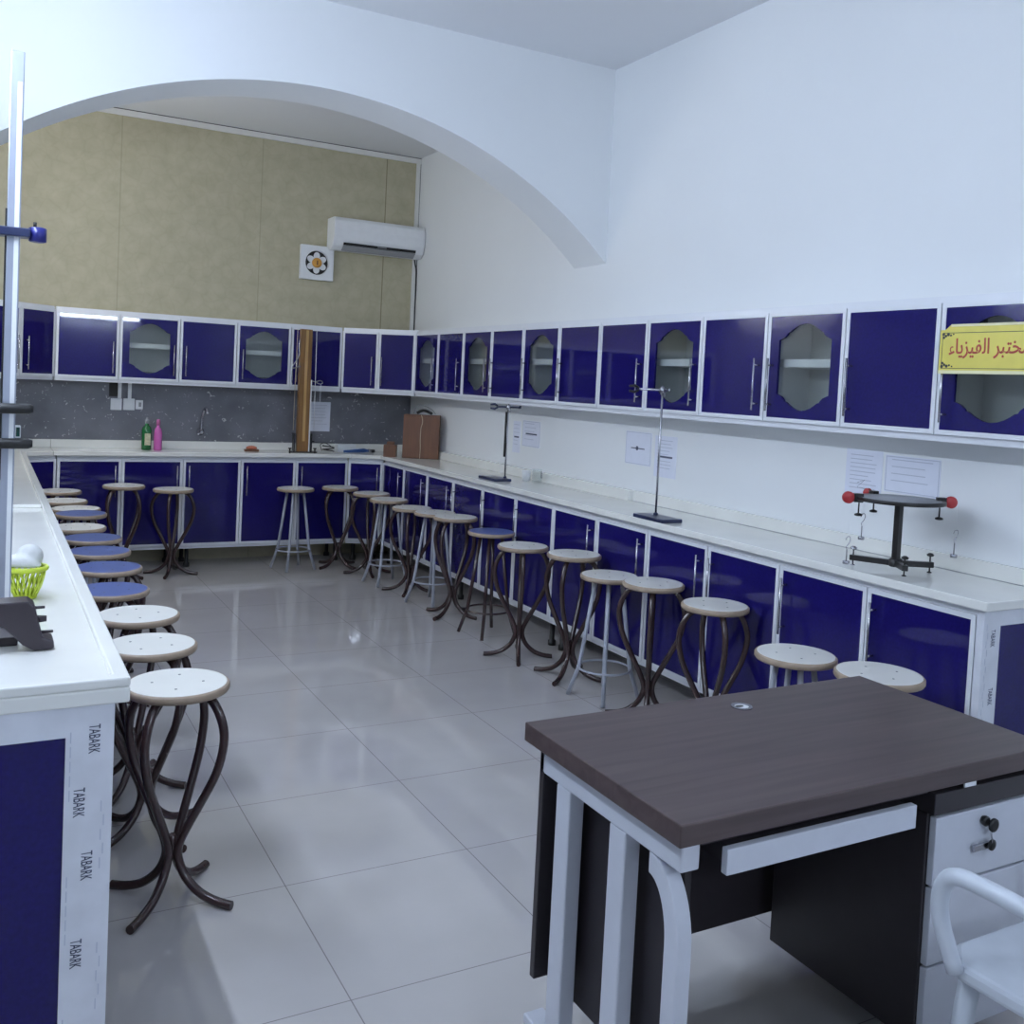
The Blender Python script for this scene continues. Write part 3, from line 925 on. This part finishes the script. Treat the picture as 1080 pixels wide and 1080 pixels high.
for sx in (-1, 1):
    for zz, st in ((.026, 1), (sh_ - .036, -1)):
        for (dx, dz, r) in ((.014, 0, .006), (.024, .006, .005), (.034, .001, .006), (.045, .004, .004), (.016, .012, .005), (.056, .000, .003)):
            orn.lathe([(r, -.0049), (r, -.0040)], 8, (sx * (sw - dx), 0, zz + st * dz), 'y')
orn.build('corner_ornament', M['black_ink'], S)

# ------------------------------------------------------------------ things on the far worktop
T0 = Z1
def bottle(label, name, loc, body, prof, capm, label_m=None):
    t = thing(name, label, 'bottle', loc)
    b = MB().lathe(prof, 20).build('body', body, t)
    return t
t = bottle('green detergent bottle with a label on the far worktop', 'detergent_bottle', (-2.24, -.18, T0), M['green'],
           [(.030, 0), (.037, .006), (.037, .155), (.030, .178), (.014, .192), (.013, .205)], None)
MB().box(-.018, .024, -.0385, -.036, .04, .13).build('label_patch', M['lab'], t, .001)
MB().lathe([(.015, .205), (.015, .232), (.008, .236), (.007, .252)], 14).build('cap', M['grey_pl'], t)
t = bottle('pink bottle standing next to the green detergent bottle', 'detergent_bottle', (-2.158, -.19, T0), M['pink'],
           [(.026, 0), (.031, .006), (.030, .13), (.024, .165), (.012, .18), (.012, .195)], None)
MB().lathe([(.016, .195), (.014, .235), (.006, .24)], 14).build('cap', plain('pink_cap', (.45, .12, .28), .4), t)
t = thing('sponge', 'red and brown scrubbing sponge on the far worktop', 'sponge', (-1.44, -.2, T0), rad(-8))
MB().box(-.058, .058, -.03, .03, 0, .018).build('pad', M['box'], t, .003)
MB().lathe([(.035, .018), (.045, .024), (.04, .036), (.02, .044), (0, .046)], 16).build('cloth', M['sponge'], t)

# wooden post apparatus
t = thing('wooden_post', 'tall varnished wooden post with strings on a black base, on the far worktop', 'lab apparatus', (-1.068, -.338, T0), 0)
po = MB().box(-.048, .048, -.021, .021, .012, 1.008).build('post', M['wood_post'], t, .003)
MB().box(-.006, .016, -.023, -.020, .10, 1.0).build('scale_strip', M['wood_light'], po)
MB().box(.049, .058, -.020, .012, .015, .60).build('white_scale', M['white_pl'], t)
bs = MB().prism([(-.11, -.03), (.12, -.03), (.12, -.012), (.06, .035), (-.06, .035), (-.11, -.012)], .006, .016).build('base_plate', M['black_metal'], t)
for sx in (-1, 1):
    MB().box(sx * .064, sx * .076, -.028, .02, .016, .165).build('side_bracket', M['black_metal'], t)
    MB().lathe([(.006, 0), (.006, .035), (.014, .038), (.014, .046)], 12, (sx * .103, -.022, 0)).build('levelling_screw', M['black_metal'], t)
    MB().tube([(sx * .085, -.03, .19), (sx * .083, -.03, .55), (sx * .078, -.03, 1.0)], .0022, 6).build('string', M['string'] if sx < 0 else M['white_pl'], t)
MB().tube([(.076, -.01, .10), (.098, -.012, .10)], .006, 8).build('side_knob', M['black_metal'], t)
MB().tube(curve_pts([(-.060, -.036, .92), (-.066, -.042, .86), (-.062, -.045, .80), (-.085, -.045, .75), (-.115, -.045, .70), (-.10, -.045, .69), (-.06, -.042, .705), (-.04, -.03, .705)], 5), .004, 8).build('wire_clip', M['chrome'], t)
MB().tube(curve_pts([(-.115, -.045, .70), (-.118, -.045, .60), (-.112, -.045, .56)], 4), .004, 6).build('clip_arm', M['chrome'], t)
ck = MB().tube(curve_pts([(.058, -.02, .592), (.09, -.03, .588), (.115, -.03, .598), (.14, -.03, .592), (.14, -.03, .576), (.115, -.03, .572), (.09, -.03, .582)], 5), .004, 8).build('spring_hook', M['chrome'], t)
MB().tube([(.13, -.03, .575), (.128, -.03, .42)], .0014, 5).build('hook_thread', M['white_pl'], ck)

t = thing('cable_lump', 'small black looped cable beside the white box on the far worktop', 'cable', (-.80, -.2, T0))
MB().tube([(.05 * math.cos(a * .7), .035 * math.sin(a * .7), .008 + .0035 * a) for a in range(0, 15)], .005, 6).build('wire', M['black'], t)
MB().tube(curve_pts([(-.05, .02, .01), (-.06, .03, .06), (-.02, .03, .075), (.03, .03, .05)], 5), .003, 6).build('wire_loop', M['black'], t)
t = thing('white_box', 'flat white plastic box lying behind the blue tool', 'box', (-.62, -.13, T0))
MB().box(-.09, .15, -.045, .045, 0, .03).build('tray', M['white_pl'], t, .003)
MB().box(-.09, .07, -.045, .045, .03, .068).build('lid', M['white_pl'], t, .003)
t = thing('hand_tool', 'blue-handled hand tool lying in front of the white box', 'tool', (-.55, -.235, T0), rad(4))
MB().tube([(-.13, 0, .012), (-.06, 0, .014), (.05, 0, .02), (.09, 0, .018)], [.010, .013, .018, .012], 10).build('handle', M['tool'], t)
MB().tube([(.09, 0, .018), (.125, 0, .016)], [.016, .013], 10).build('head', M['chrome'], t)
MB().tube([(.125, 0, .016), (.15, 0, .016)], .014, 10).build('tip', M['black'], t)

# brown wooden box, with things on and beside it
ang = rad(-28.8)
t = thing('wooden_box', 'brown wooden two-door box tied with string in the far corner', 'box', (-.205, -.765, T0), ang)
MB().box(-.148, .148, .012, .105, 0, .36).build('case', M['box'], t, .003)
for sx in (-1, 1):
    MB().box(sx * .0015, sx * .148, 0, .011, .004, .356).build('door', M['box'], t, .002)
MB().tube(curve_pts([(-.004, -.005, .36), (.006, -.006, .33), (.008, -.008, .29), (-.002, -.006, .25), (-.004, -.005, .16), (0, -.007, .08), (-.003, -.004, .0)], 4), .0028, 6).build('string', M['string'], t)
t = thing('small_box', 'small brown wooden block box leaning beside the tied wooden box', 'box', (-.40, -.60, T0), ang)
MB().box(-.055, .048, -.03, .06, 0, .10).build('case', M['box'], t, .003)
MB().box(-.03, .03, -.02, .05, .10, .125).build('lid', M['box'], t, .003)
t = thing('black_clamp', 'black clamp and wire resting on top of the tied wooden box', 'clamp', (-.17, -.735, T0 + .36), ang)
MB().tube(curve_pts([(-.06, 0, .012), (-.03, .01, .03), (0, 0, .035), (.03, .02, .025), (.06, .01, .012)], 5), [.012] * 21, 8).build('jaw', M['black'], t)
MB().tube(curve_pts([(-.09, .02, .006), (-.07, .02, .06), (-.02, .02, .075), (.05, .02, .05), (.09, .03, .008)], 5), .003, 6).build('wire', M['grey_pl'], t)

# ------------------------------------------------------------------ retort stands, beaker
RD = Vector((.876, -.482, 0))
def retort(label, rod, base_c, top, clamp_z, l, r, metal, dark_part):
    t = thing('retort_stand', label, 'lab stand', (base_c[0], base_c[1], T0))
    MB().prism([(-.062, -.125), (.062, -.125), (.062, .110), (.045, .125), (-.062, .125)], .0, .018).build('base_plate', M['navy'], t, .004)
    rx, ry = rod[0] - base_c[0], rod[1] - base_c[1]
    MB().lathe([(.012, .018), (.012, .026), (.007, .03)], 14, (rx, ry, 0)).build('rod_socket', M['navy'], t)
    MB().tube([(rx, ry, .02), (rx, ry, top - T0)], .0055, 12).build('rod', M['chrome'], t)
    if dark_part:
        MB().tube([(rx - .009, ry + .004, dark_part[0] - T0), (rx - .009, ry + .004, dark_part[1] - T0)], .0085, 12).build('black_sleeve', M['black'], t)
    c = clamp_z - T0
    P = Vector((rx, ry, c))
    bo = MB().lathe([(.010, -.016), (.014, -.014), (.014, .014), (.010, .016)], 14, (rx, ry, c)).build('boss_head', M['chrome'], t)
    a = P - RD * .03 + Vector((0, 0, .0))
    MB().tube([P + RD * r, P - RD * (l - .045)], .006, 10).build('clamp_arm', metal, t)
    j = P - RD * (l - .045)
    for s in (-1, 1):
        MB().tube([j + Vector((0, 0, s * .004)), j - RD * .02 + Vector((0, 0, s * .016)), j - RD * .05 + Vector((0, 0, s * .012))], [.006, .007, .006], 8).build('clamp_jaw', M['black'] if metal is not M['navy'] else M['navy'], t)
    MB().tube([P + RD * .012 + Vector((0, 0, .0)), P + RD * .012 + Vector((0, 0, -.035))], .004, 8).build('boss_screw', M['chrome'], bo)
    MB().tube([P + RD * r * .8 - Vector((0, 0, .004)), P + RD * r + Vector((0, 0, .012))], [.009, .005], 8).build('clamp_knob', metal, t)
retort('retort stand with black clamp and navy base near the glass beaker', (-.287, -2.42), (-.335, -2.365), 1.415, 1.392, .115, .085, M['navy'], (1.06, 1.36))
retort('retort stand with silver clamp and navy base in the middle of the long worktop', (-.345, -4.185), (-.372, -4.235), 1.575, 1.553, .165, .04, M['chrome'], None)
t = thing('glass_beaker', 'small clear glass beaker on the long worktop', 'beaker', (-.12, -2.56, T0))
MB().lathe([(.0, .001), (.030, .001), (.033, .006), (.033, .088), (.036, .092), (.034, .092), (.031, .088), (.031, .007), (.0, .004)], 24).build('vessel', M['clear'], t)
MB().box(.031, .037, -.008, .008, .03, .07).build('measure_mark', M['chrome'], t)
t = thing('plastic_cup', 'pale plastic cup just behind the glass beaker', 'cup', (-.135, -2.44, T0))
MB().lathe([(0, .001), (.026, .001), (.033, .07), (.030, .07), (.024, .004), (0, .004)], 20).build('cup_body', M['white_pl'], t)

# ------------------------------------------------------------------ force table
FC = Vector((-.275, -5.63, T0))
t = thing('force_table', 'black three-legged force table with red pulleys on the long worktop', 'lab apparatus', FC)
MB().box(-.0125, .0125, -.0125, .0125, .03, .268).build('post', M['black_metal'], t, .003)
MB().lathe([(.024, .018), (.026, .024), (.026, .044), (.02, .05)], 18).build('hub', M['black_metal'], t)
for k, a in enumerate((118, -28, 238)):
    a = rad(a)
    L = (.172, .145, .115)[k]
    mm = MB().box(.015, L, -.011, .011, .020, .042)
    mm.rot(a)
    arm = mm.build('base_arm', M['black_metal'], t, .002)
    x, y = (L - .012) * math.cos(a), (L - .012) * math.sin(a)
    MB().lathe([(.009, 0), (.009, .003), (.003, .005), (.003, .062), (.012, .064), (.014, .070), (.006, .076)], 14, (x, y, 0)).build('levelling_screw', M['chrome'] if k == 0 else M['black_metal'], arm)
MB().lathe([(.0, .266), (.164, .266), (.167, .268), (.167, .278), (.166, .280), (0, .280)], 56).build('disc', M['black_metal'], t)
MB().lathe([(.152, .2802), (.152, .2808), (0, .2808)], 56).build('disc_scale', M['grey_pl'], t)
hang = []
for a in (151, -29, 78):
    a = rad(a)
    u = Vector((math.cos(a), math.sin(a), 0))
    v = Vector((-u.y, u.x, 0))
    c = u * .118 + Vector((0, 0, .272))
    mm = MB().box(.142, .176, -.012, .012, .258, .292)
    mm.rot(a)
    pl = mm.build('pulley_clamp', M['black_metal'], t, .002)
    mm = MB().lathe([(.003, .215), (.003, .258)], 10, (.155, 0, 0)).lathe([(.006, .205), (.015, .207), (.015, .213), (.005, .217)], 16, (.155, 0, 0))
    mm.rot(a)
    mm.build('clamp_screw', M['black_metal'], pl)
    mm = MB().box(.17, .194, -.005, .005, .268, .280)
    mm.rot(a)
    mm.build('pulley_arm', M['black_metal'], pl)
    mm = MB().lathe([(.004, -.009), (.021, -.008), (.023, -.006), (.020, 0), (.023, .006), (.021, .008), (.004, .009)], 24, (.197, 0, .275), 'y')
    mm.rot(a)
    mm.build('pulley_wheel', M['red'], pl)
    hang.append(FC + u * (.190 if len(hang) == 0 else .221) + Vector((0, 0, .270)))
tag_l = ('hooked silver weight hanging from the pulley over the base arm of the force table', 'hooked silver weight hanging from the force table pulley near the wrapped end post', 'hooked silver weight hanging from the wall-side pulley of the force table')
for P, lb, zb in zip(hang, tag_l, (.918, .963, .985)):
    w = thing('hooked_weight', lb, 'weight', (P.x, P.y, zb), 0, 'hooked weights of the force table')
    MB().lathe([(.012, 0), (.013, .002), (.013, .011), (.012, .013)], 18).build('disc', M['chrome'], w)
    MB().tube([(0, 0, .012), (0, 0, .055)], .0024, 8).build('stem', M['screw'], w)
    MB().tube(curve_pts([(0, 0, .055), (-.004, 0, .066), (.004, -.003, .078), (.010, -.005, .092), (.004, -.007, .106), (-.007, -.004, .104), (-.009, 0, .092)], 5), .0016, 6).build('hook', M['chrome'], w)
    MB().tube([(0, -.005, .104), (0, 0, P.z - zb)], .0007, 5).build('thread', M['white_pl'], w)

# ------------------------------------------------------------------ pole and its neighbours on the rimmed worktop
t = thing('silver_pole', 'tall square silver pole with clamps on a dark base, by the rimmed worktop', 'lab apparatus', (-3.305, -5.53, T0))
po = MB().box(-.0145, .0145, -.0145, .0145, .02, 1.372).build('pole', M['silver_tube'], t, .002)
MB().box(-.0185, -.0145, -.014, -.009, .35, 1.0).build('side_cable', M['black'], po)
MB().box(.001, .011, -.0155, -.0144, .05, 1.30).build('front_groove', M['white_pl'], po)
cl = MB().box(-.05, .036, -.030, .022, .935, .956).build('clamp', M['navy'], t, .003)
MB().lathe([(.014, -.018), (.020, -.016), (.020, .016), (.014, .018)], 12, (.052, -.004, .945)).build('clamp_knob', M['clampblue'], cl)
MB().tube([(.046, -.004, .962), (.046, -.004, .975)], .004, 8).build('knob_pin', M['black'], cl)
for zz in (.524, .440):
    MB().tube([(-.16, -.033, zz), (.042, -.033, zz), (.052, -.033, zz)], [.0125, .0125, .0085], 14).build('peg', M['black'], t)
MB().box(.0146, .0266, -.012, .010, .452, .482).build('sensor_box', M['white_pl'], t, .002)
MB().box(.0166, .0246, -.0135, -.012, .456, .478).build('sensor_window', plain('dark_green_window', (.01, .06, .05), .2), t)
# dark cast base
bp = [(-.10, .110), (.060, .112), (.073, .100), (.080, .070), (.090, .030), (.112, .022), (.114, .004), (.075, .0), (.05, .016), (.015, .055), (-.03, .072), (-.10, .078)]
MB().prism([(x - .018, z) for x, z in bp], -.30, -.235, 'y').build('cast_base', M['devdark'], t, .004)
MB().box(-.09, .025, -.236, .05, .0, .02).build('foot_plate', M['devdark'], t, .003)
for zz, xx, ln, rr in ((.092, .072, .022, .004), (.066, .080, .018, .009), (.036, .088, .024, .004)):
    MB().tube([(xx - .022, -.27, zz), (xx + ln - .018, -.27, zz)], [rr, rr * .75], 12).build('base_knob', M['devdark'], t)
t = thing('lime_basket', 'small lime green openwork basket beside the silver pole', 'basket', (-3.248, -5.27, T0))
N = 20
MB().tube([(.050 * math.cos(2 * PI * k / 32), .050 * math.sin(2 * PI * k / 32), .082) for k in range(32)], [.007] * 32, 10, closed=True).build('rim', M['lime'], t)
cg = MB()
for k in range(N):
    a = 2 * PI * k / N
    for s in (-1, 1):
        cg.tube([(r * math.cos(a + s * dz), r * math.sin(a + s * dz), z) for r, z, dz in ((.048, .078, 0), (.044, .055, .12), (.037, .03, .26), (.026, .006, .42))], .0026, 5)
cg.lathe([(0, .001), (.028, .001), (.030, .005), (.028, .008), (0, .008)], 20)
cg.build('lattice', M['lime'], t)
MB().tube([(-.05, 0, .082), (-.10, -.01, .084), (-.11, -.01, .02), (-.11, -.01, .004)], .005, 8).build('bracket', M['lime'], t)
bm2 = MB()
bmesh.ops.create_icosphere(bm2.bm, subdivisions=4, radius=.046)
rr = random.Random(3)
ph = [(rr.uniform(20, 90), rr.uniform(20, 90), rr.uniform(20, 90), rr.uniform(0, 6)) for _ in range(7)]
for v in bm2.bm.verts:
    k = 1 + .11 * sum(math.sin(a * v.co.x + b * v.co.y + c * v.co.z + d) for a, b, c, d in ph) / 2
    v.co = v.co * k
    v.co.z *= .95 if v.co.z > 0 else .25
for f in bm2.bm.faces:
    f.smooth = True
tag(bm2.build('crumpled_bag', M['bag'], loc=(-3.252, -5.262, T0 + .094)), 'crumpled whitish plastic bag stuffed in the lime basket', 'bag')

# ------------------------------------------------------------------ camera, world, output
F = Vector((0.48403, 0.87390, -0.04487))
cam = bpy.data.cameras.new('camera')
co = bpy.data.objects.new('camera', cam)
COL.objects.link(co)
yaw, pit, rol = rad(28.9811), rad(-2.5715), rad(2.8621)
Fv = Vector((math.sin(yaw) * math.cos(pit), math.cos(yaw) * math.cos(pit), math.sin(pit)))
R0 = Vector((math.cos(yaw), -math.sin(yaw), 0))
U0 = R0.cross(Fv)
Rv = R0 * math.cos(rol) + U0 * math.sin(rol)
Uv = -R0 * math.sin(rol) + U0 * math.cos(rol)
mw = Matrix((Rv, Uv, -Fv)).transposed().to_4x4()
mw.translation = (-3.3647, -8.2185, 1.5396)
co.matrix_world = mw
cam.sensor_width = 36
cam.sensor_fit = 'HORIZONTAL'
cam.lens = 36 * 1038.40 / 1080
cam.shift_x = -(553.5188 - 540) / 1080
cam.shift_y = (453.5908 - 540) / 1080
cam.clip_start = .02
SC.camera = co
wd = bpy.data.worlds.new('world')
SC.world = wd
wd.use_nodes = True
wd.node_tree.nodes['Background'].inputs['Color'].default_value = (.75, .85, 1, 1)
wd.node_tree.nodes['Background'].inputs['Strength'].default_value = .3
SC.view_settings.view_transform = 'Standard'
SC.view_settings.look = 'None'
SC.view_settings.exposure = 0.15
SC.view_settings.gamma = 1
SC.view_settings.use_curve_mapping = False
SC.cycles.use_denoising = True
SC.cycles.max_bounces = 10
SC.cycles.diffuse_bounces = 6
SC.cycles.transparent_max_bounces = 12
SC.cycles.caustics_reflective = False
SC.cycles.sample_clamp_indirect = 6
